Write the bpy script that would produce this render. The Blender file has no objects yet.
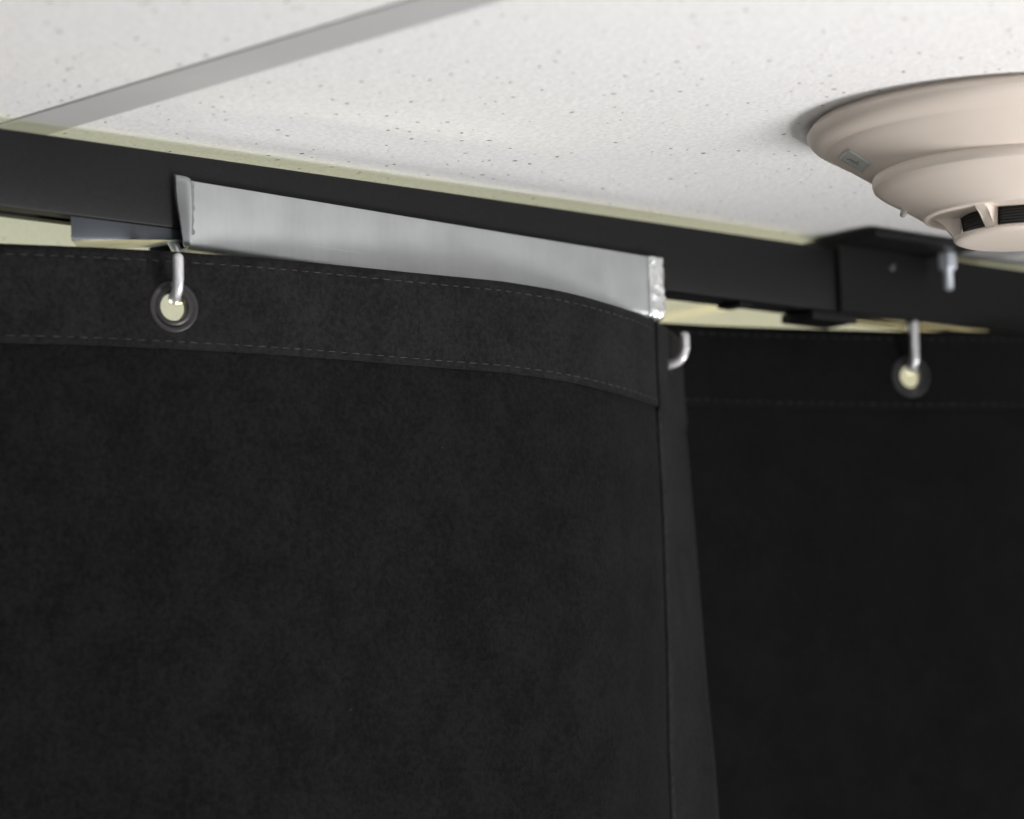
import bpy, bmesh, math, random
import numpy as np
from mathutils import Vector, Matrix, noise

random.seed(7)
S = bpy.context.scene
COL = S.collection
H = 0.275            # suspended-ceiling grid height above the camera
TILE = H + 0.0004    # face of the tiles
YT = 1.0094          # front face of the curtain track
ZT, ZB = 0.2687, 0.2408
TW = 0.017           # track depth
YC = YT + TW / 2

# ------------------------------------------------------------------ helpers
def tag(o, label=None, cat=None, group=None, kind=None):
    if label: o['label'] = label
    if cat: o['category'] = cat
    if group: o['group'] = group
    if kind: o['kind'] = kind
    return o

def obj(name, bm, mat, parent=None, smooth=None, solid=None, bevel=None):
    me = bpy.data.meshes.new(name)
    bmesh.ops.recalc_face_normals(bm, faces=bm.faces)
    bm.to_mesh(me); bm.free()
    me.materials.append(mat)
    o = bpy.data.objects.new(name, me)
    COL.objects.link(o)
    if smooth is not None:
        for p in me.polygons: p.use_smooth = True
        me.set_sharp_from_angle(angle=math.radians(smooth))
    if parent is not None:
        o.parent = parent
        o.matrix_parent_inverse = Matrix.Translation(-Vector(parent.location))
    return o

def empty(name, loc):
    o = bpy.data.objects.new(name, None)
    o.location = loc; o.empty_display_size = 0.02
    COL.objects.link(o)
    return o

def box(bm, x0, x1, y0, y1, z0, z1, bev=0, seg=2):
    r = bmesh.ops.create_cube(bm, size=1)
    vs = r['verts']
    for v in vs:
        v.co = Vector(((x0 + x1) / 2 + v.co.x * (x1 - x0), (y0 + y1) / 2 + v.co.y * (y1 - y0), (z0 + z1) / 2 + v.co.z * (z1 - z0)))
    if bev:
        es = list({e for v in vs for e in v.link_edges})
        bmesh.ops.bevel(bm, geom=es, offset=bev, segments=seg, affect='EDGES', profile=0.5)

def lathe(bm, prof, n, center, axis=Vector((0, 0, 1)), closed=False):
    axis = axis.normalized()
    a = axis.orthogonal().normalized(); b = axis.cross(a)
    rings = []
    for r, h in prof:
        if r < 1e-7:
            rings.append([bm.verts.new(center + axis * h)])
        else:
            rings.append([bm.verts.new(center + axis * h + (a * math.cos(2 * math.pi * k / n) + b * math.sin(2 * math.pi * k / n)) * r) for k in range(n)])
    pairs = list(zip(rings, rings[1:])) + ([(rings[-1], rings[0])] if closed else [])
    for A, B in pairs:
        for k in range(n):
            k2 = (k + 1) % n
            f = [A[k % len(A)], A[k2 % len(A)], B[k2 % len(B)], B[k % len(B)]]
            g = []
            for v in f:
                if v not in g: g.append(v)
            if len(g) > 2: bm.faces.new(g)

def tube(bm, pts, r, n=14, rounded=True):
    pts = [Vector(p) for p in pts]
    # smooth (Catmull-Rom) resample
    P = [pts[0] * 2 - pts[1]] + pts + [pts[-1] * 2 - pts[-2]]
    path = []
    for i in range(1, len(P) - 2):
        for k in range(6):
            t = k / 6
            a, b, c, d = P[i - 1:i + 3]
            path.append(0.5 * ((2 * b) + (c - a) * t + (2 * a - 5 * b + 4 * c - d) * t * t + (3 * b - a - 3 * c + d) * t ** 3))
    path.append(pts[-1])
    T = [(path[min(i + 1, len(path) - 1)] - path[max(i - 1, 0)]).normalized() for i in range(len(path))]
    ref = T[0].orthogonal().normalized()
    rings = []
    spec = [(i, p, r) for i, p in enumerate(path)]
    if rounded:
        head = [(0, path[0] - T[0] * r * math.sin(a), r * math.cos(a)) for a in (1.5, 1.1, .7, .35)]
        tail = [(len(path) - 1, path[-1] + T[-1] * r * math.sin(a), r * math.cos(a)) for a in (.35, .7, 1.1, 1.5)]
        spec = head + spec + tail
    for i, p, rr in spec:
        ref = (ref - T[i] * ref.dot(T[i])).normalized()
        b = T[i].cross(ref)
        rings.append([bm.verts.new(p + (ref * math.cos(2 * math.pi * k / n) + b * math.sin(2 * math.pi * k / n)) * rr) for k in range(n)])
    for A, B in zip(rings, rings[1:]):
        for k in range(n):
            bm.faces.new([A[k], A[(k + 1) % n], B[(k + 1) % n], B[k]])
    bm.faces.new(rings[0]); bm.faces.new(rings[-1])

def extrude_x(bm, prof, x0, x1, drop=None):
    """closed (y, z) outline pushed along X; drop(x) is added to z"""
    d = drop or (lambda x: 0)
    A = [bm.verts.new((x0, y, z + d(x0))) for y, z in prof]
    B = [bm.verts.new((x1, y, z + d(x1))) for y, z in prof]
    n = len(prof)
    for k in range(n):
        bm.faces.new([A[k], A[(k + 1) % n], B[(k + 1) % n], B[k]])
    bm.faces.new(A); bm.faces.new(B)

# ------------------------------------------------------------------ materials
def mat(name):
    m = bpy.data.materials.new(name); m.use_nodes = True
    nt = m.node_tree
    return m, nt, nt.nodes['Principled BSDF']

def N(nt, kind, **kw):
    n = nt.nodes.new(kind)
    for k, v in kw.items():
        if k in n.inputs: n.inputs[k].default_value = v
        else: setattr(n, k, v)
    return n

def coords(nt, scale=(1, 1, 1)):
    tc = N(nt, 'ShaderNodeTexCoord'); mp = N(nt, 'ShaderNodeMapping')
    mp.inputs['Scale'].default_value = scale
    nt.links.new(tc.outputs['Object'], mp.inputs['Vector'])
    return mp.outputs['Vector']

def ramp(nt, src, stops):
    r = N(nt, 'ShaderNodeValToRGB')
    cr = r.color_ramp
    while len(cr.elements) < len(stops): cr.elements.new(0.5)
    for e, (p, c) in zip(cr.elements, stops):
        e.position = p; e.color = (*c, 1) if len(c) == 3 else c
    nt.links.new(src, r.inputs['Fac'])
    return r.outputs['Color']

def bump(nt, bsdf, src, strength, dist, prev=None):
    b = N(nt, 'ShaderNodeBump', Strength=strength, Distance=dist)
    nt.links.new(src, b.inputs['Height'])
    if prev is not None: nt.links.new(prev, b.inputs['Normal'])
    nt.links.new(b.outputs['Normal'], bsdf.inputs['Normal'])
    return b.outputs['Normal']

def simple(name, color, rough, metal=0.0, spec=0.5, var=0.0, vscale=200, bmp=0.0):
    m, nt, b = mat(name)
    b.inputs['Roughness'].default_value = rough
    b.inputs['Metallic'].default_value = metal
    b.inputs['Specular IOR Level'].default_value = spec
    v = coords(nt)
    n = N(nt, 'ShaderNodeTexNoise', Scale=vscale, Detail=4.0)
    nt.links.new(v, n.inputs['Vector'])
    lo = tuple(c * (1 - var) for c in color); hi = tuple(min(1, c * (1 + var)) for c in color)
    nt.links.new(ramp(nt, n.outputs['Fac'], [(0.3, lo), (0.7, hi)]), b.inputs['Base Color'])
    if bmp: bump(nt, b, n.outputs['Fac'], bmp, 0.0006)
    return m

def ceiling_mat():
    m, nt, b = mat('acoustic_tile')
    b.inputs['Roughness'].default_value = 0.85
    b.inputs['Specular IOR Level'].default_value = 0.25
    v = coords(nt)
    fine = N(nt, 'ShaderNodeTexNoise', Scale=520, Detail=5.0); nt.links.new(v, fine.inputs['Vector'])
    lump = N(nt, 'ShaderNodeTexNoise', Scale=230, Detail=3.0); nt.links.new(v, lump.inputs['Vector'])
    soft = N(nt, 'ShaderNodeTexNoise', Scale=14, Detail=3.0); nt.links.new(v, soft.inputs['Vector'])
    # pin holes of uneven size scattered over the face
    warp = N(nt, 'ShaderNodeTexNoise', Scale=300, Detail=1.0); nt.links.new(v, warp.inputs['Vector'])
    wv = N(nt, 'ShaderNodeVectorMath', operation='SCALE'); wv.inputs['Scale'].default_value = 0.0022
    nt.links.new(warp.outputs['Color'], wv.inputs[0])
    av = N(nt, 'ShaderNodeVectorMath', operation='ADD'); nt.links.new(v, av.inputs[0]); nt.links.new(wv.outputs[0], av.inputs[1])
    vor = N(nt, 'ShaderNodeTexVoronoi', Scale=118); vor.voronoi_dimensions = '2D'
    nt.links.new(av.outputs[0], vor.inputs['Vector'])
    sep = N(nt, 'ShaderNodeSeparateColor'); nt.links.new(vor.outputs['Color'], sep.inputs[0])
    # only some cells carry a hole; hole radius varies from cell to cell
    rad = N(nt, 'ShaderNodeMapRange'); rad.inputs['From Min'].default_value = 0.48; rad.inputs['From Max'].default_value = 1.0
    rad.inputs['To Min'].default_value = 0.0; rad.inputs['To Max'].default_value = 0.108
    nt.links.new(sep.outputs[0], rad.inputs['Value'])
    dif = N(nt, 'ShaderNodeMath', operation='SUBTRACT'); nt.links.new(rad.outputs[0], dif.inputs[0]); nt.links.new(vor.outputs['Distance'], dif.inputs[1])
    hole = N(nt, 'ShaderNodeMapRange'); hole.inputs['From Min'].default_value = 0.0; hole.inputs['From Max'].default_value = 0.03
    nt.links.new(dif.outputs[0], hole.inputs['Value'])
    holecol = ramp(nt, sep.outputs[1], [(0.0, (0.16, 0.14, 0.13)), (0.6, (0.26, 0.17, 0.13)), (1.0, (0.34, 0.2, 0.13))])
    base = ramp(nt, fine.outputs['Fac'], [(0.3, (0.72, 0.718, 0.715)), (0.7, (0.86, 0.857, 0.852))])
    mx = N(nt, 'ShaderNodeMix', data_type='RGBA'); nt.links.new(hole.outputs[0], mx.inputs[0])
    nt.links.new(base, mx.inputs[6]); nt.links.new(holecol, mx.inputs[7])
    nt.links.new(mx.outputs[2], b.inputs['Base Color'])
    inv = N(nt, 'ShaderNodeMath', operation='SUBTRACT'); inv.inputs[0].default_value = 1.0; nt.links.new(hole.outputs[0], inv.inputs[1])
    n1 = bump(nt, b, fine.outputs['Fac'], 0.3, 0.0006)
    n2 = bump(nt, b, lump.outputs['Fac'], 0.3, 0.0008, n1)
    bump(nt, b, inv.outputs[0], 0.6, 0.001, n2)
    return m

def fabric_mat(name, c0, c1):
    m, nt, b = mat(name)
    b.inputs['Roughness'].default_value = 0.82
    b.inputs['Specular IOR Level'].default_value = 0.07
    b.inputs['Sheen Weight'].default_value = 0.03
    b.inputs['Sheen Roughness'].default_value = 0.5
    v = coords(nt)
    n = N(nt, 'ShaderNodeTexNoise', Scale=520, Detail=3.0, Roughness=0.75); nt.links.new(v, n.inputs['Vector'])
    l = N(nt, 'ShaderNodeTexNoise', Scale=48, Detail=5.0, Roughness=0.7); nt.links.new(v, l.inputs['Vector'])
    mx = N(nt, 'ShaderNodeMath', operation='MULTIPLY_ADD'); mx.inputs[1].default_value = 0.6
    nt.links.new(n.outputs['Fac'], mx.inputs[0])
    sc = N(nt, 'ShaderNodeMath', operation='MULTIPLY'); sc.inputs[1].default_value = 0.4
    nt.links.new(l.outputs['Fac'], sc.inputs[0]); nt.links.new(sc.outputs[0], mx.inputs[2])
    # sparse pale lint
    vo = N(nt, 'ShaderNodeTexVoronoi', Scale=110); nt.links.new(v, vo.inputs['Vector'])
    sp = N(nt, 'ShaderNodeSeparateColor'); nt.links.new(vo.outputs['Color'], sp.inputs[0])
    gt = N(nt, 'ShaderNodeMath', operation='GREATER_THAN'); gt.inputs[1].default_value = 0.965; nt.links.new(sp.outputs[0], gt.inputs[0])
    lt = N(nt, 'ShaderNodeMath', operation='LESS_THAN'); lt.inputs[1].default_value = 0.045; nt.links.new(vo.outputs['Distance'], lt.inputs[0])
    li = N(nt, 'ShaderNodeMath', operation='MULTIPLY'); nt.links.new(gt.outputs[0], li.inputs[0]); nt.links.new(lt.outputs[0], li.inputs[1])
    fc = ramp(nt, mx.outputs[0], [(0.40, c0), (0.60, c1)])
    mc = N(nt, 'ShaderNodeMix', data_type='RGBA'); nt.links.new(li.outputs[0], mc.inputs[0]); nt.links.new(fc, mc.inputs[6])
    mc.inputs[7].default_value = (c1[0] * 3.2, c1[1] * 3.2, c1[2] * 3.2, 1)
    nt.links.new(mc.outputs[2], b.inputs['Base Color'])
    n1 = bump(nt, b, n.outputs['Fac'], 0.35, 0.0005)
    bump(nt, b, l.outputs['Fac'], 0.25, 0.002, n1)
    return m

def galv_mat(name, base, rough, streak=True):
    m, nt, b = mat(name)
    b.inputs['Metallic'].default_value = 0.9
    v = coords(nt, (1, 1, 0.12))
    n = N(nt, 'ShaderNodeTexNoise', Scale=420, Detail=4.0); nt.links.new(v, n.inputs['Vector'])
    v2 = coords(nt)
    sp = N(nt, 'ShaderNodeTexNoise', Scale=60, Detail=4.0); nt.links.new(v2, sp.inputs['Vector'])
    ad = N(nt, 'ShaderNodeMath', operation='MULTIPLY_ADD'); ad.inputs[1].default_value = 0.22
    nt.links.new(n.outputs['Fac'], ad.inputs[0])
    s2 = N(nt, 'ShaderNodeMath', operation='MULTIPLY'); s2.inputs[1].default_value = 0.78
    nt.links.new(sp.outputs['Fac'], s2.inputs[0]); nt.links.new(s2.outputs[0], ad.inputs[2])
    lo = tuple(c * 0.9 for c in base); hi = tuple(min(1, c * 1.1) for c in base)
    col = ramp(nt, ad.outputs[0], [(0.3, lo), (0.7, hi)])
    # long faint scratches running with the sheet
    v3 = coords(nt, (2.2, 1, 110))
    sc = N(nt, 'ShaderNodeTexNoise', Scale=7, Detail=2.0); nt.links.new(v3, sc.inputs['Vector'])
    scr = N(nt, 'ShaderNodeMapRange'); scr.inputs['From Min'].default_value = 0.69; scr.inputs['From Max'].default_value = 0.74
    nt.links.new(sc.outputs['Fac'], scr.inputs['Value'])
    mx = N(nt, 'ShaderNodeMix', data_type='RGBA'); nt.links.new(scr.outputs[0], mx.inputs[0])
    nt.links.new(col, mx.inputs[6]); mx.inputs[7].default_value = (*[min(1, c * 1.16) for c in base], 1)
    nt.links.new(mx.outputs[2], b.inputs['Base Color'])
    rr = N(nt, 'ShaderNodeMapRange'); rr.inputs['To Min'].default_value = rough - 0.06; rr.inputs['To Max'].default_value = rough + 0.1
    nt.links.new(ad.outputs[0], rr.inputs['Value']); nt.links.new(rr.outputs[0], b.inputs['Roughness'])
    bump(nt, b, ad.outputs[0], 0.12, 0.0004)
    return m

M = {}
M['ceiling'] = ceiling_mat()
M['tbar'] = simple('grey_painted_grid', (0.50, 0.50, 0.50), 0.5, var=0.02, vscale=60)
M['track'] = simple('black_powder_coat', (0.0085, 0.0082, 0.0085), 0.5, spec=0.2, var=0.18, vscale=600, bmp=0.12)
M['bracket'] = simple('black_bracket_paint', (0.006, 0.006, 0.0065), 0.5, spec=0.2, var=0.15, vscale=300)
M['galv'] = galv_mat('galvanised_sheet', (0.52, 0.54, 0.545), 0.47)
M['galv_end'] = galv_mat('bright_zinc_fold', (0.90, 0.93, 0.94), 0.24)
M['galv_shade'] = galv_mat('shade_toned_galvanised', (0.066, 0.073, 0.082), 0.45)  # low lip: shade under plate and track put into the metal colour
M['flap'] = galv_mat('bent_zinc_edge', (0.50, 0.52, 0.53), 0.33)
M['wire'] = simple('zinc_wire', (0.80, 0.80, 0.82), 0.3, metal=0.7, var=0.04, vscale=500)
M['bolt'] = simple('zinc_bolt', (0.70, 0.74, 0.80), 0.35, metal=0.6, var=0.05, vscale=400)
M['screw'] = simple('dark_screw', (0.10, 0.10, 0.11), 0.35, metal=0.5, var=0.1)
M['grommet'] = simple('black_grommet', (0.024, 0.0225, 0.0225), 0.42, spec=0.4, var=0.1, vscale=400)
M['front'] = fabric_mat('black_canvas', (0.0030, 0.0029, 0.0030), (0.0098, 0.0094, 0.0097))
M['hem'] = fabric_mat('dusty_black_canvas_hem', (0.0072, 0.0069, 0.0071), (0.0178, 0.0172, 0.0176))
M['back'] = fabric_mat('black_canvas_rear', (0.0042, 0.0041, 0.0042), (0.0082, 0.0079, 0.0081))
M['thread'] = simple('charcoal_thread', (0.050, 0.048, 0.050), 0.8, spec=0.2, var=0.4, vscale=700)
M['plastic'] = simple('beige_plastic', (0.70, 0.62, 0.545), 0.42, spec=0.45, var=0.02, vscale=40)
M['chamber'] = simple('black_sensor_mesh', (0.008, 0.008, 0.009), 0.35, spec=0.5, var=0.1)
M['sticker'] = simple('grey_sticker', (0.5, 0.51, 0.48), 0.45, var=0.05)
M['ink'] = simple('dark_ink', (0.10, 0.11, 0.15), 0.6, var=0.1)
M['clear'] = simple('clear_lens', (0.30, 0.28, 0.25), 0.15, spec=0.8, var=0.02)
M['wall'] = simple('cream_wall', (0.62, 0.59, 0.47), 0.85, var=0.03, vscale=20)
M['wall_white'] = simple('white_wall', (0.62, 0.61, 0.60), 0.85, var=0.03, vscale=20)
M['floor'] = simple('pale_vinyl_floor', (0.60, 0.585, 0.56), 0.5, var=0.06, vscale=8)
M['frame'] = simple('white_window_frame', (0.6, 0.6, 0.6), 0.4, var=0.02)

# ------------------------------------------------------------------ the room
FL = -2.15
TB = [0.7433 - 0.508, 0.7433, 0.7433 + 0.5085, 0.7433 + 1.017]
bm = bmesh.new()
edges = [-1.6] + TB + [3.3]
for x0, x1 in zip(edges, edges[1:]):
    for y0, y1 in ((-1.6, 0.13), (0.13, 1.60), (1.60, 3.4)):
        box(bm, x0, x1, y0, y1, TILE, TILE + 0.016)
tag(obj('ceiling', bm, M['ceiling']), 'white speckled acoustic tile ceiling with pin holes', kind='structure')
for i, x in enumerate(TB):
    bm = bmesh.new()
    box(bm, x - 0.0119, x + 0.0119, -1.6, 3.4, H - 0.0003, TILE + 0.0004, bev=0.0004)
    tag(obj('trim_%d' % (i + 1), bm, M['tbar']), 'grey ceiling grid bar', kind='structure')
for i, y in enumerate((0.13, 1.60)):
    bm = bmesh.new()
    for x0, x1 in zip(edges, edges[1:]):
        box(bm, x0 + 0.0119, x1 - 0.0119, y - 0.0119, y + 0.0119, H - 0.0002, TILE + 0.0004)
    tag(obj('trim_%d' % (len(TB) + 1 + i), bm, M['tbar']), kind='structure')
bm = bmesh.new(); box(bm, -1.6, 3.3, -1.6, 3.4, FL - 0.05, FL)
tag(obj('floor', bm, M['floor']), kind='structure')
bm = bmesh.new(); box(bm, -1.6, 3.3, 3.4, 3.48, FL, TILE)
tag(obj('wall_back', bm, M['wall']), kind='structure')
# right wall with a wide window on this side of the curtain
WY0, WY1, WZ0, WZ1 = -1.1, 0.55, -0.95, 0.20
bm = bmesh.new()
box(bm, 3.3, 3.4, -1.6, WY0, FL, TILE); box(bm, 3.3, 3.4, WY1, 3.4, FL, TILE)
box(bm, 3.3, 3.4, WY0, WY1, FL, WZ0); box(bm, 3.3, 3.4, WY0, WY1, WZ1, TILE)
tag(obj('wall_right', bm, M['wall_white']), kind='structure')
bm = bmesh.new()
for y0, y1, z0, z1 in ((WY0, WY0 + .04, WZ0, WZ1), (WY1 - .04, WY1, WZ0, WZ1), (WY0 + .04, WY1 - .04, WZ0, WZ0 + .04), (WY0 + .04, WY1 - .04, WZ1 - .04, WZ1)):
    box(bm, 3.31, 3.37, y0, y1, z0, z1)
tag(obj('window_1', bm, M['frame']), kind='structure')

# ------------------------------------------------------------------ curtains
def spline(pts, step=0.0005):
    pts = np.array(pts, float)
    d = np.r_[0, np.cumsum(np.hypot(*np.diff(pts, axis=0).T))]
    n = len(pts); h = np.diff(d)
    out = []
    for c in range(2):
        y = pts[:, c]
        A = np.zeros((n, n)); B = np.zeros(n); A[0, 0] = A[-1, -1] = 1
        for i in range(1, n - 1):
            A[i, i - 1:i + 2] = h[i - 1], 2 * (h[i - 1] + h[i]), h[i]
            B[i] = 3 * ((y[i + 1] - y[i]) / h[i] - (y[i] - y[i - 1]) / h[i - 1])
        m = np.linalg.solve(A, B)
        t = np.arange(0, d[-1], step)
        k = np.clip(np.searchsorted(d, t, side='right') - 1, 0, n - 2)
        u = t - d[k]
        bb = (y[k + 1] - y[k]) / h[k] - h[k] * (2 * m[k] + m[k + 1]) / 3
        out.append(y[k] + bb * u + m[k] * u ** 2 + (m[k + 1] - m[k]) / (3 * h[k]) * u ** 3)
    P = np.stack(out, -1)
    s = np.r_[0, np.cumsum(np.hypot(*np.diff(P, axis=0).T))]
    return s, P

class Sheet:
    """a hanging cloth: plan curve (arc length s), depth t below its top edge"""
    def __init__(self, pts, anchor, ztop, seam=None, fold=None):
        self.s, self.P = spline(pts)
        i = np.argmin(np.hypot(*(self.P - np.array(anchor)).T))
        self.s = self.s - self.s[i]
        self.ztop = ztop; self.seam = seam; self.fold = fold
        self.seed = Vector((random.random() * 9, 3.1, 1.7))
    def plan(self, s, t):
        if self.seam is not None and s > self.seam:
            p = self.raw(self.seam); a = self.fold(t); u = s - self.seam
            # leave the curve tangentially, then turn to the angle of the free edge
            return (p[0] + u * math.cos(a), p[1] + u * math.sin(a))
        return self.raw(s)
    def raw(self, s):
        return (float(np.interp(s, self.s, self.P[:, 0])), float(np.interp(s, self.s, self.P[:, 1])))
    def zt(self, s):
        return self.ztop(self.plan(s, 0)[0])
    def normal(self, s, t):
        e = 0.002
        a = self.plan(s - e, t); b = self.plan(s + e, t)
        v = Vector((b[1] - a[1], -(b[0] - a[0]), 0))
        return v.normalized()
    def pos(self, s, t, off=0.0):
        p = self.plan(s, t); n = self.normal(s, t)
        w = noise.noise(Vector((s * 22, t * 16, 0)) + self.seed) * 0.0009 * min(1, t / 0.03 + 0.25)
        w += noise.noise(Vector((s * 6, t * 1.5, 5)) + self.seed) * 0.005 * min(1, t / 0.15)
        w += noise.noise(Vector((s * 70, t * 40, 9)) + self.seed) * 0.00025
        return Vector((p[0], p[1], self.zt(s) - t)) + n * (off + w)

G = 0.0025
def sheet_mesh(sh, s0, s1, rows, holes, off):
    OF = off if callable(off) else (lambda t: off)
    """grid in (s, t) with round holes; rows is a list of t values"""
    i0, i1 = round(s0 / G), round(s1 / G)
    bm = bmesh.new(); V = {}
    def inside(i, t):
        return any(abs(i * G - hs) < 0.01 - 1e-6 and abs(t - ht) < 0.01 - 1e-6 for hs, ht in holes)
    for j, t in enumerate(rows):
        for i in range(i0, i1 + 1):
            if not inside(i, t): V[i, j] = bm.verts.new(sh.pos(i * G, t, OF(t)))
    for j in range(len(rows) - 1):
        for i in range(i0, i1):
            q = [V.get(k) for k in ((i, j), (i + 1, j), (i + 1, j + 1), (i, j + 1))]
            cs, ct = (i + .5) * G, (rows[j] + rows[j + 1]) / 2
            if any(abs(cs - hs) < 0.01 and abs(ct - ht) < 0.01 for hs, ht in holes): continue
            if all(q): bm.faces.new(q)
    for hs, ht in holes:
        if not (rows[0] <= ht - 0.01 + 1e-6 and rows[-1] >= ht + 0.01 - 1e-6): continue
        ci = round(hs / G); cj = int(np.argmin(np.abs(np.array(rows) - ht)))
        ring = [(ci - 4 + k, cj - 4) for k in range(8)] + [(ci + 4, cj - 4 + k) for k in range(8)] + \
               [(ci + 4 - k, cj + 4) for k in range(8)] + [(ci - 4, cj + 4 - k) for k in range(8)]
        prev = [V[k] for k in ring]
        for rr in (0.0080, 0.0066, 0.0054):
            cur = []
            for (i, j) in ring:
                ds, dt = (i - ci), (j - cj); L = math.hypot(ds, dt)
                cur.append(bm.verts.new(sh.pos(hs + ds / L * rr, ht + dt / L * rr, OF(ht))))
            for k in range(32):
                bm.faces.new([prev[k], prev[(k + 1) % 32], cur[(k + 1) % 32], cur[k]])
            prev = cur
    return bm

def cloth(name, bm, m, parent, thick):
    o = obj(name, bm, m, parent, smooth=60)
    md = o.modifiers.new('thickness', 'SOLIDIFY'); md.thickness = thick; md.offset = 0
    return o

def stitches(sh, seams, parent, off):
    for kind, fixed, a, b, L, gap in seams:
        u = a
        bm = bmesh.new()
        while u < b:
            l = L * random.uniform(.7, 1.1)
            pts = []
            for k in range(4):
                w = u + l * k / 3
                s, t = (w, fixed) if kind == 'h' else (fixed, w)
                pts.append(sh.pos(s, t, off - .00008 + random.uniform(-.00006, .00006) + 0.00012 * math.sin(math.pi * k / 3)))
            n = sh.normal(s, t)
            rad = 0.00018
            rows = []
            for k, p in enumerate(pts):
                d = (pts[min(k + 1, 3)] - pts[max(k - 1, 0)]).normalized()
                c = d.cross(n); r2 = rad * (0.6 if k in (0, 3) else 1)
                rows.append([bm.verts.new(p + c * r2), bm.verts.new(p + n * r2), bm.verts.new(p - c * r2), bm.verts.new(p - n * r2)])
            for A, B in zip(rows, rows[1:]):
                for k in range(4): bm.faces.new([A[k], A[(k + 1) % 4], B[(k + 1) % 4], B[k]])
            bm.faces.new(rows[0]); bm.faces.new(rows[-1])
            u += l + gap
        obj('stitching', bm, M['thread'], parent, smooth=60)

def grommet(sh, s, t, parent):
    c = sh.pos(s, t, 0); n = sh.normal(s, t)
    prof = [(8.75, 0.9), (8.75, 1.5), (8.45, 1.95), (7.95, 2.1), (7.35, 1.9), (6.85, 1.65), (6.35, 1.7), (5.9, 2.15), (5.4, 2.3), (4.95, 2.1), (4.65, 1.5),
            (4.65, -1.3), (5.0, -1.8), (5.8, -1.9), (8.2, -1.5), (8.6, -1.2), (8.6, -0.8)]
    bm = bmesh.new()
    lathe(bm, [(r * 1.07 / 1000, h / 1000) for r, h in prof], 48, c, n, closed=True)
    return obj('grommet', bm, M['grommet'], parent, smooth=50)

fine_rows = [k * G for k in range(0, 17)]
def deep_rows(ztop):
    rows = list(fine_rows); st = 0.004
    while rows[-1] + st < ztop - FL - 0.03:
        rows.append(rows[-1] + st); st = min(st * 1.09, 0.11)
    return rows

def ztop_front(x):
    return float(np.interp(x, [-1, .76, .80, .93, .962, .987, 1.0215, 1.041, 1.2], [.2305, .2305, .230, .2298, .2285, .2272, .2263, .2262, .2262]))
F = Sheet([(-.62, 1.0), (-.50, 1.035), (-.38, 1.0), (-.26, 1.035), (-.12, 1.0), (0, 1.03), (.12, 1.0), (.25, 1.035), (.36, 1.0), (.46, .995), (.57, 1.03), (.65, 1.044),
           (.70, 1.0335), (.729, 1.0225), (.76, 1.0115), (.786, 1.0025), (.815, .9955), (.846, .9913), (.89, .9880), (.931, .984), (.962, .9835), (.988, .988), (1.0215, .9995), (1.041, 1.010), (1.06, 1.0225), (1.12, 1.06)],
          (.786, 1.0025), ztop_front)
i = np.argmin(np.hypot(F.P[:, 0] - 1.041, F.P[:, 1] - 1.010))
g2 = round((F.s[i] + 0.016) / G) * G
F.seam = g2 - 0.016
F.fold = lambda t: math.radians(34.0 - 11.0 * min(1.0, max(0, t - .02) / 0.2) - 4 * min(1, max(0, t - .22) / .5))
s_end = g2 + 0.0325
S_START = -1.4
f_empty = tag(empty('curtain', (0.5, YC, FL)), 'black canvas curtain hanging in front at left, its hemmed side edge overlapping the other', 'curtain')
holesF = [(0.0, 0.02), (g2, 0.0175)]
cloth('panel', sheet_mesh(F, S_START, s_end, deep_rows(0.23), holesF, 0.0), M['front'], f_empty, 0.0010)
cloth('top_hem', sheet_mesh(F, S_START, s_end, [k * G for k in range(0, 15)], holesF, 0.0012), M['hem'], f_empty, 0.0010)
cloth('side_hem', sheet_mesh(F, g2 - 0.0250, s_end, deep_rows(0.23), holesF[1:], lambda t: 0.0021 if t < .0351 else .0009), M['hem'], f_empty, 0.0006)
stitches(F, [('h', 0.0036, -1.0, s_end - .004, 0.0034, 0.0022), ('h', 0.0325, -1.0, s_end - .004, 0.0034, 0.0022),
             ('v', g2 - 0.0230, 0.003, 0.6, 0.003, 0.002), ('v', s_end - 0.003, 0.037, 0.6, 0.003, 0.002)], f_empty, 0.0018)
for s, t in holesF: grommet(F, s, t, f_empty)

def ztop_back(x):
    return float(np.interp(x, [1.0, 1.207, 1.26, 1.35, 2.5], [.2372, .2372, .2388, .2396, .2396]))
B = Sheet([(.90, 1.052), (.95, 1.058), (1.0, 1.062), (1.05, 1.0605), (1.09, 1.056), (1.115, 1.050), (1.137, 1.0425), (1.178, 1.0265), (1.207, 1.0145), (1.24, 1.002), (1.28, .997), (1.33, 1.006), (1.41, 1.035), (1.50, 1.0145), (1.6, .997), (1.72, 1.035), (1.83, 1.015), (1.95, 1.0), (2.06, 1.03), (2.2, 1.005), (2.35, 1.03)],
          (1.2045, 1.0155), ztop_back)
b_empty = tag(empty('curtain', (1.5, YC, FL)), 'black canvas curtain farther back at right, below the smoke detector and hanger bracket', 'curtain')
holesB = [(0.0, 0.02)]
bs0 = math.ceil(B.s[0] / G) * G + G; bs1 = 1.1
cloth('panel', sheet_mesh(B, bs0, bs1, deep_rows(0.236), holesB, 0.0), M['back'], b_empty, 0.0010)
cloth('top_hem', sheet_mesh(B, bs0, bs1, [k * G for k in range(0, 15)], holesB, 0.0012), M['back'], b_empty, 0.0010)
stitches(B, [('h', 0.0036, bs0 + .004, 0.5, 0.0034, 0.0022), ('h', 0.0325, bs0 + .004, 0.5, 0.0034, 0.0022)], b_empty, 0.0018)
for s, t in holesB: grommet(B, s, t, b_empty)

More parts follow.
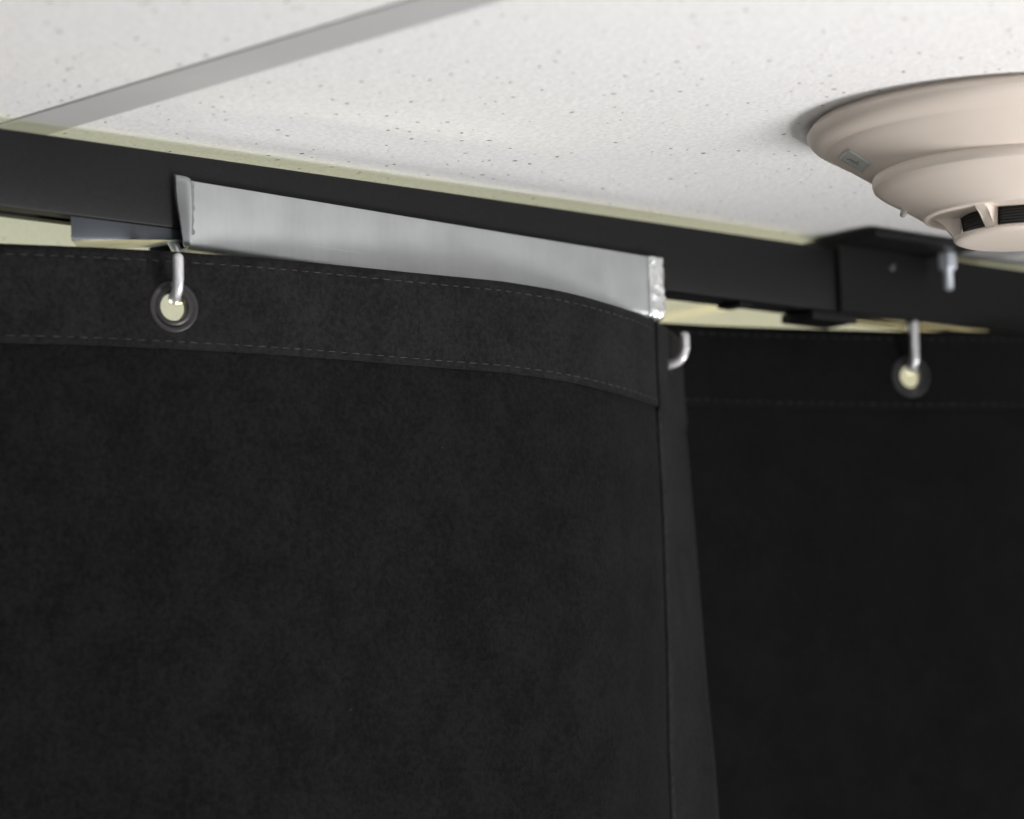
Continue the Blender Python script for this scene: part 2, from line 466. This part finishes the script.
# ------------------------------------------------------------------ hooks
def hook(sh, s, label, top, ht=0.02, tipz=0.0136, lean=0.0, rear=0.0, reach=1.0):
    c = sh.pos(s, ht, 0); n = sh.normal(s, ht)
    tz = Vector((-n.y, n.x, 0))
    zc = c.z + 0.0050 - 0.0020
    o = Vector((c.x, c.y, zc))
    Z = Vector((0, 0, 1))
    path = [(.0068, tipz), (.0068, tipz - .005), (.0066, .0062), (.0058, .0032), (.0040, .0009), (.0014, .0), (-.0014, .0004), (-.0040, .0022), (-.0058, .0052), (-.0068, .0090), (-.0070, .0125)]
    pts = [o + n * a * (reach if a > 0 else 1) + Z * b + tz * (lean * max(0, b) + rear * min(1, max(0, -a) / .006)) for a, b in path]
    last = pts[-1]
    topv = Vector(top)
    pts += [last.lerp(Vector((topv.x, topv.y, last.z)), .35) + Z * .003, Vector((topv.x, topv.y, topv.z - .006)), topv]
    bm = bmesh.new(); tube(bm, pts, 0.0020)
    return tag(obj('curtain_hook', bm, M['wire'], smooth=60), label, 'hook', 'hooks carrying the curtains')

h1 = F.plan(0, .02)
hook(F, 0.0, 'zinc wire hook in the left grommet of the front curtain', (h1[0] + .010, YC - .001, .2475), rear=.0110)
h2 = F.plan(g2, .02)
hook(F, g2, 'zinc wire hook at the overlapping edge of the front curtain, seen from the side', (1.0340, 1.0165, .2400), ht=0.0175, tipz=0.0112, reach=1.3)
h3 = B.plan(0, .02)
hook(B, 0.0, 'zinc wire hook in the grommet of the rear curtain, below the hanger bracket', (h3[0] + .006, YC, .2475), tipz=0.0195, rear=.0045)

# ------------------------------------------------------------------ track
tr = tag(empty('curtain_track', (0.9, YC, ZB)), 'long black box curtain track running just under the ceiling', 'curtain track')
w = 0.0016; sl = 0.0026
prof = [(YT, ZB + .001), (YT, ZT - .0012), (YT + .0004, ZT - .0004), (YT + .0012, ZT), (YT + TW - .0012, ZT), (YT + TW, ZT - .0012), (YT + TW, ZB + .001), (YT + TW - .001, ZB),
        (YC + sl, ZB), (YC + sl, ZB + w), (YT + TW - w, ZB + w), (YT + TW - w, ZT - w), (YT + w, ZT - w), (YT + w, ZB + w), (YC - sl, ZB + w), (YC - sl, ZB), (YT + .001, ZB), (YT + .0003, ZB + .0003)]
bm = bmesh.new(); extrude_x(bm, prof, -0.9, 2.25)
obj('rail', bm, M['track'], tr, smooth=35)
bm = bmesh.new(); box(bm, 1.0930, 1.1010, YT + .002, YT + TW - .002, ZB - .0016, ZB - .0001, bev=.0004)
obj('stop_clip', bm, M['bracket'], tr, smooth=35)

# hanger bracket carrying the joint of the track
br = tag(empty('hanger_bracket', (1.18, YC, ZB)), 'black steel hanger bracket wrapped around the track joint, bolted up under the ceiling', 'bracket')
bm = bmesh.new()
o1, i1_ = .0021, .0003
pf = [(YT - o1, ZB - .0004), (YT - o1, ZT + .0018), (YT + TW + o1, ZT + .0018), (YT + TW + o1, ZB - .0004), (YT + TW + i1_, ZB - .0004), (YT + TW + i1_, ZT + i1_), (YT - i1_, ZT + i1_), (YT - i1_, ZB - .0004)]
extrude_x(bm, pf, 1.1522, 1.300)
bmesh.ops.bevel(bm, geom=[e for e in bm.edges if abs(e.verts[0].co.y - (YT - o1)) < 1e-5 and abs(e.verts[1].co.y - (YT - o1)) < 1e-5], offset=.0007, segments=2, affect='EDGES')
obj('sleeve', bm, M['bracket'], br, smooth=35)
bm = bmesh.new()
box(bm, 1.1350, 1.1635, YT - .0012, YT + TW + .0004, ZB - .0043, ZB - .0003, bev=.0007)
obj('joint_plate', bm, M['bracket'], br, smooth=35)
bm = bmesh.new()
box(bm, 1.1535, 1.2195, YT - .0225, YT + TW + .004, ZT + .0019, H - .0012, bev=.0006)
obj('mounting_plate', bm, M['bracket'], br, smooth=35)
bm = bmesh.new()
cx = Vector((1.1870, YT - .0021, .2634))
lathe(bm, [(0, .0012), (.0012, .0012), (.0019, .0006), (.0021, 0), (.0021, -.001), (0, -.001)], 20, cx, Vector((0, -1, 0)))
obj('screw', bm, M['screw'], br, smooth=40)
bx_, by_ = 1.2128, YT - .0120
bm = bmesh.new()
lathe(bm, [(0, 0), (.0024, 0), (.0024, .0004)] + [(.0024 - .0003 * (k % 2), .0004 + k * .0007) for k in range(1, 22)] + [(.0021, .016), (.0014, .0165), (0, .0165)], 20, Vector((bx_, by_, ZT + .0018)), Vector((0, 0, -1)))
bt = obj('bolt', bm, M['bolt'], br, smooth=40)
bm = bmesh.new()
lathe(bm, [(.0024, 0), (.0040, 0), (.0043, .0005), (.0043, .0068), (.0040, .0074), (.0024, .0074)], 6, Vector((bx_, by_, ZT + .0018)), Vector((0, 0, -1)), closed=True)
bm.faces.ensure_lookup_table()
obj('nut', bm, M['bolt'], br, smooth=25)

# ------------------------------------------------------------------ galvanised channel hung round the track
ch = tag(empty('metal_channel', (0.92, YT, .228)), 'galvanised sheet metal channel wrapped under the black track above the front curtain', 'channel')
X0, XL, XR = 0.7470, 0.7965, 1.0425
dr = lambda x: -0.0222 * (x - 0.797)
YF = 1.0049; ZLO, ZHI = 0.2325, 0.2580
TH = 0.0010
def arc(cy, cz, r, a0, a1, n=6):
    return [(cy + r * math.cos(math.radians(a0 + (a1 - a0) * k / n)), cz + r * math.sin(math.radians(a0 + (a1 - a0) * k / n))) for k in range(n + 1)]
R1 = 0.0034
YR = YT + TW + .0030
# front sheet: face, rolled bottom, closed over a hem at the top
bm = bmesh.new()
outer = [(YF, ZHI - .0006), (YF, ZLO + R1)] + arc(YF + R1, ZLO + R1, R1, 180, 270)[1:] + [(YF + 0.007, ZLO)]
inner = [(YF + 0.007, ZLO + TH), (YF + R1, ZLO + TH)] + arc(YF + R1, ZLO + R1, R1 - TH, 270, 180)[1:] + [(YF + TH, ZHI - .0006), (YF + TH * .7, ZHI), (YF + TH * .3, ZHI)]
nseg = 24; rows = []
pr = outer + inner
def dent(x, y, z):
    return noise.noise(Vector((x * 18, z * 30, 2))) * 0.00025
for k in range(nseg + 1):
    x = XL + (XR - 0.0098 - XL) * k / nseg
    rows.append([bm.verts.new((x, y + dent(x, y, z), z + dr(x))) for y, z in pr])
for A, Bq in zip(rows, rows[1:]):
    for k in range(len(pr)):
        bm.faces.new([A[k], A[(k + 1) % len(pr)], Bq[(k + 1) % len(pr)], Bq[k]])
bm.faces.new(rows[0]); bm.faces.new(rows[-1])
obj('front_plate', bm, M['galv'], ch, smooth=40)
# bottom, rear flange and the low lip under the bare part of the track
bm = bmesh.new()
pr = [(YF + .0066, ZLO), (YR + TH, ZLO), (YR + TH, ZLO + .024), (YR, ZLO + .024), (YR, ZLO + TH), (YF + .0066, ZLO + TH)]
extrude_x(bm, pr, XL + .001, XR - .002, dr)
obj('rear_flange', bm, M['galv'], ch, smooth=40)
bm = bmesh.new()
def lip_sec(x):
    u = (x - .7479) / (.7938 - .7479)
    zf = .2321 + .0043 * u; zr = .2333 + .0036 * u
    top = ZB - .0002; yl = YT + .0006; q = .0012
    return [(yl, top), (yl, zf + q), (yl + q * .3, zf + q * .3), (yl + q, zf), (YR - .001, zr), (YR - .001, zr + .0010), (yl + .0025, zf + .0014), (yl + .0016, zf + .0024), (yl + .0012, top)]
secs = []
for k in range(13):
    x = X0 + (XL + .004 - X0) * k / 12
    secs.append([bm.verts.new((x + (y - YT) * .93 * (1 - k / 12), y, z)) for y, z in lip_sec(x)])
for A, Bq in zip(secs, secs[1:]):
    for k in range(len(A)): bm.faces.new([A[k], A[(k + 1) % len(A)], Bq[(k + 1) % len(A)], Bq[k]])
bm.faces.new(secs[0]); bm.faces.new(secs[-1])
o = obj('low_lip', bm, M['galv_shade'], ch, smooth=40)
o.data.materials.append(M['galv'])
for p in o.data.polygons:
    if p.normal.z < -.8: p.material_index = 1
# left end: the sheet turned back towards the track, its top corner standing proud
bm = bmesh.new()
cols = []
for q in range(9):
    a = q / 8
    # quarter turn from the face towards the track
    if a < .5:
        th = a / .5 * math.radians(58)
        x = XL - .0016 * math.sin(th); y = YF - .0009 + .0016 * (1 - math.cos(th))
    else:
        L = (a - .5) / .5 * .0042
        x = XL - .0016 * math.sin(math.radians(58)) - L * math.cos(math.radians(58)); y = YF - .0009 + .0016 * .47 + L * math.sin(math.radians(58))
    col = []
    for k in range(11):
        f = k / 10
        z = ZLO + .0010 + f * (ZHI - ZLO - .0010 + .0020 * a)
        taper = .35 + .65 * min(1, f * 1.5)
        yy = YF + (y - YF) * taper - .0007 * math.sin(f * math.pi) * (1 - a)
        xx = XL + (x - XL) * (.45 + .55 * min(1, f * 1.3))
        col.append(bm.verts.new((xx, yy, z + dr(x) + .0002 * math.sin(k * 2.1))))
    cols.append(col)
for A, Bq in zip(cols, cols[1:]):
    for k in range(10): bm.faces.new([A[k], A[k + 1], Bq[k + 1], Bq[k]])
o = obj('end_flap', bm, M['flap'], ch, smooth=60)
md = o.modifiers.new('thickness', 'SOLIDIFY'); md.thickness = .0010; md.offset = 0
# ragged darker strip beside the left flap
bm = bmesh.new()
prev = None
for k in range(25):
    f = k / 24
    z = ZLO + .0055 + f * (ZHI - ZLO - .0056)
    wd = .0018 + .0009 * noise.noise(Vector((f * 9, 1, 4))) + .0008 * f
    a = bm.verts.new((XL + .0001, YF - .0004, z + dr(XL))); b = bm.verts.new((XL + wd, YF - .00028, z + dr(XL)))
    c = bm.verts.new((XL + wd + .0001, YF + .0002, z + dr(XL)))
    if prev:
        bm.faces.new([prev[0], a, b, prev[1]]); bm.faces.new([prev[1], b, c, prev[2]])
    prev = (a, b, c)
m_strip = simple('dark_zinc_strip', (0.22, 0.225, 0.24), 0.6, metal=0.6, var=0.25, vscale=900)
obj('ragged_strip', bm, m_strip, ch, smooth=40)
# right end: bright crumpled fold rolling back round the end
bm = bmesh.new()
prof_v = []
nz = 44
for k in range(nz + 1):
    f = k / nz
    prof_v.append(f)
cols = []
for q in range(27):
    a = q / 26
    th = a * math.radians(104)
    RR = .0029
    xx = XR - .0100 + .0100 * math.sin(min(th, math.pi / 2)) ** 1.15 - (.0006 * max(0, th - math.pi / 2)); yy = YF + RR * (1 - math.cos(th)) * .8
    col = []
    for k, f in enumerate(prof_v):
        z = ZLO + .0004 + f * (ZHI - ZLO - .0004)
        crump = .0007 * math.sin(a * 15 + 3.0 * noise.noise(Vector((a, f * 3.2, 3)))) + .0011 * noise.noise(Vector((a * 6, f * 9, 8))) + .0004 * noise.noise(Vector((a * 18, f * 26, 1)))
        crump *= min(1, a * 6) * (1 if a < .75 else .5)
        rb = 0
        if f < .16:                      # bottom corner rounds in under the sheet
            u = 1 - f / .16; rb = .0030 * (1 - math.sqrt(max(0, 1 - u * u)))
        x2 = xx - rb * .7 * a + crump * math.sin(th); y2 = yy - crump * math.cos(th) + rb * .9 * (1 - a * .5)
        col.append(bm.verts.new((x2, y2 - .0002, z + dr(xx) + (.0012 * a * a if f > .97 else 0))))
    cols.append(col)
for A, Bq in zip(cols, cols[1:]):
    for k in range(nz): bm.faces.new([A[k], A[k + 1], Bq[k + 1], Bq[k]])
o = obj('end_fold', bm, M['galv_end'], ch, smooth=70)
o['label'] = 'bright crumpled end fold'
md = o.modifiers.new('thickness', 'SOLIDIFY'); md.thickness = .0009; md.offset = 0

# ------------------------------------------------------------------ smoke detector
DX, DY = 1.0321, 0.8127
C0 = Vector((DX, DY, 0))
sd = tag(empty('smoke_detector', (DX, DY, TILE)), 'beige round smoke detector mounted on the white ceiling', 'smoke detector')
bm = bmesh.new()
lathe(bm, [(0, TILE), (.0700, TILE), (.0742, TILE - .0001), (.0744, .2746), (.0756, .2740), (.0765, .2727), (.0771, .2717), (.0769, .2707), (.0762, .2693), (.0748, .2678), (.0722, .2662), (.0700, .2653), (.0692, .26475),
           (.0684, .2640), (.0655, .2624), (.0560, .2562), (.0540, .2548), (.0530, .2545), (0, .2545)], 128, C0)
base = obj('base_flange', bm, M['plastic'], sd, smooth=28)
bm = bmesh.new()
lathe(bm, [(0, .2546), (.0505, .2546), (.0522, .2556), (.0532, .2552), (.05385, .2538), (.0540, .2520), (.0535, .2505), (.0522, .2493), (.0500, .2478), (.0435, .2440), (.0372, .2399), (.0362, .2390), (.0357, .2384), (.0349, .2381), (.0335, .2384), (.0295, .2386), (.0255, .2384), (.0225, .2386), (0, .2386)], 128, C0)
obj('housing', bm, M['plastic'], sd, smooth=28)
bm = bmesh.new()
lathe(bm, [(0, .2318), (.0225, .2318), (.0243, .2316), (.0252, .2310), (.0253, .2304), (.0248, .2299), (.0236, .2294), (.0215, .22905), (0, .2290)], 96, C0)
obj('cap', bm, M['plastic'], sd, smooth=28)
bm = bmesh.new()
pr = []
for k in range(7):
    z = .2386 - k * .00105
    pr += [(.0205, z), (.0205, z - .00055), (.0198, z - .0006), (.0198, z - .00105)]
lathe(bm, [(0, .2386)] + [(r + .0012, z) for r, z in pr] + [(0, .2316)], 64, C0)
obj('sensor_chamber', bm, M['chamber'], sd, smooth=30)
# posts: azimuth measured from the direction that faces the camera
to_cam = math.atan2(-DY, -DX)
for k in range(6):
    az = to_cam - math.radians(27.5) + math.radians(60) * k
    bm = bmesh.new()
    d = Vector((math.cos(az), math.sin(az), 0)); tn = Vector((-d.y, d.x, 0))
    pp = [(.0222, .2388), (.0335, .2390), (.0305, .2376), (.0282, .2360), (.0266, .2340), (.0256, .2318), (.0250, .2310), (.0222, .2310)]
    L = []
    for sgn in (-1, 1):
        L.append([bm.verts.new(C0 + d * r + tn * sgn * (.0019 + .10 * max(0, z - .2345)) + Vector((0, 0, z))) for r, z in pp])
    n = len(pp)
    for q in range(n): bm.faces.new([L[0][q], L[0][(q + 1) % n], L[1][(q + 1) % n], L[1][q]])
    bm.faces.new(L[0]); bm.faces.new(L[1])
    bmesh.ops.bevel(bm, geom=list(bm.edges), offset=.0003, segments=2, affect='EDGES')
    obj('post', bm, M['plastic'], sd, smooth=40)
# little clear indicator under the cone at the left
def cone_pt(az, r, off=0.0):
    # straight cone of the base flange between r .0655 and .0560
    z = .2624 - (.0655 - r) * (.0062 / .0095)
    nrm = Vector((math.cos(az) * .0062, math.sin(az) * .0062, -.0095)).normalized()
    return C0 + Vector((math.cos(az) * r, math.sin(az) * r, z)) + nrm * off
azl = to_cam - math.radians(92)
c = C0 + Vector((math.cos(azl) * .0428, math.sin(azl) * .0428, .2433))
bm = bmesh.new()
lathe(bm, [(.0012, -.001), (.0012, .0014), (.0010, .0021), (.0005, .0025), (0, .0026)], 20, c, Vector((math.cos(azl) * .35, math.sin(azl) * .35, -1)))
obj('indicator_light', bm, M['clear'], sd, smooth=60)
# rating sticker on the flange cone, with faint marks
az0 = to_cam - math.radians(83); az1 = to_cam - math.radians(67)
def patch(a0, a1, r0, r1, off, name, m, parent, nseg=8):
    bm = bmesh.new()
    G2 = [[bm.verts.new(cone_pt(a0 + (a1 - a0) * i / nseg, r0 + (r1 - r0) * j / nseg, off)) for j in range(nseg + 1)] for i in range(nseg + 1)]
    for i in range(nseg):
        for j in range(nseg): bm.faces.new([G2[i][j], G2[i + 1][j], G2[i + 1][j + 1], G2[i][j + 1]])
    o = obj(name, bm, m, parent, smooth=60)
    md = o.modifiers.new('thickness', 'SOLIDIFY'); md.thickness = .00012; md.offset = 0
    return o
st = patch(az0, az1, .0656, .0572, .00022, 'sticker', M['sticker'], sd)
st['label'] = 'small grey sticker with faint print'
bm = bmesh.new()
marks = [(.40, .28, .08, .08), (.62, .62, .09, .07), (.45, .66, .08, .07), (.50, .45, .05, .30), (.40, .50, .04, .25)]
for (fa, fr, wa, wr) in marks:
    q = []
    for sa, sr in ((-1, -1), (1, -1), (1, 1), (-1, 1)):
        a = az0 + (az1 - az0) * (fa + sa * wa / 2); r = .0656 + (.0572 - .0656) * (fr + sr * wr / 2)
        q.append(bm.verts.new(cone_pt(a, r, .00032)))
    bm.faces.new(q)
o = obj('printed_text', bm, M['ink'], st)
o.matrix_parent_inverse = Matrix.Identity(4)

# ------------------------------------------------------------------ light
def area(name, loc, target, size, size_y, power, color):
    l = bpy.data.lights.new(name, 'AREA'); l.shape = 'RECTANGLE'; l.size = size; l.size_y = size_y
    l.energy = power; l.color = color
    o = bpy.data.objects.new(name, l); COL.objects.link(o)
    o.location = loc
    o.rotation_euler = (Vector(target) - Vector(loc)).to_track_quat('-Z', 'Y').to_euler()
    return o
ld = bpy.data.lights.new('front_room_lamp', 'SPOT')
ld.energy = 178; ld.color = (1.0, 0.975, 0.975); ld.spot_size = math.radians(37); ld.spot_blend = 1.0; ld.shadow_soft_size = 0.30
lo = bpy.data.objects.new('front_room_lamp', ld); COL.objects.link(lo)
lo.location = (1.60, -0.38, -0.70)
lo.rotation_euler = (Vector((0.68, .95, .52)) - lo.location).to_track_quat('-Z', 'Y').to_euler()
area('window_daylight', (3.29, (WY0 + WY1) / 2, (WZ0 + WZ1) / 2), (1.0, .75, .1), WY1 - WY0 - .1, WZ1 - WZ0 - .1, 4, (1.0, 0.985, 0.97))
area('floor_bounce_fill', (0.2, -0.7, .26), (0.2, -0.7, -2), 1.2, 1.2, 70, (1.0, 0.985, 0.96))  # added unseen fill, lights the floor so its bounce lifts the ceiling
area('rear_room_lamp', (0.7, 2.5, -0.7), (1.0, 1.25, .27), .9, .9, 20, (0.95, 1.0, 0.76))
area('rear_room_warm_lamp', (2.3, 2.0, -0.4), (1.5, 1.22, .27), .5, .5, 8, (1.0, 0.85, 0.45))

w = bpy.data.worlds.new('room_ambient'); S.world = w; w.use_nodes = True
bg = w.node_tree.nodes['Background']
bg.inputs['Color'].default_value = (0.95, 0.97, 1.0, 1); bg.inputs['Strength'].default_value = 0.40

# ------------------------------------------------------------------ camera
f, p, r, yaw = 3600.0, math.radians(7.6), math.radians(2.0), math.radians(46.5)
fw = Vector((math.cos(yaw) * math.cos(p), math.sin(yaw) * math.cos(p), math.sin(p)))
Rv = Vector((math.sin(yaw), -math.cos(yaw), 0)); Uv = Rv.cross(fw)
R2 = Rv * math.cos(r) - Uv * math.sin(r); U2 = Rv * math.sin(r) + Uv * math.cos(r)
cam = bpy.data.cameras.new('camera'); co = bpy.data.objects.new('camera', cam); COL.objects.link(co)
mw = Matrix.Identity(4)
for k in range(3):
    mw[k][0] = R2[k]; mw[k][1] = U2[k]; mw[k][2] = -fw[k]
co.matrix_world = mw
cam.sensor_fit = 'HORIZONTAL'; cam.sensor_width = 36.0; cam.lens = f * 36.0 / 1024
cam.clip_start = 0.02; cam.clip_end = 50
cam.dof.use_dof = True; cam.dof.focus_distance = 1.34; cam.dof.aperture_fstop = 8.0
S.camera = co

S.view_settings.view_transform = 'Standard'; S.view_settings.look = 'None'
S.view_settings.exposure = 0.0; S.view_settings.gamma = 1.0
S.view_settings.use_curve_mapping = False
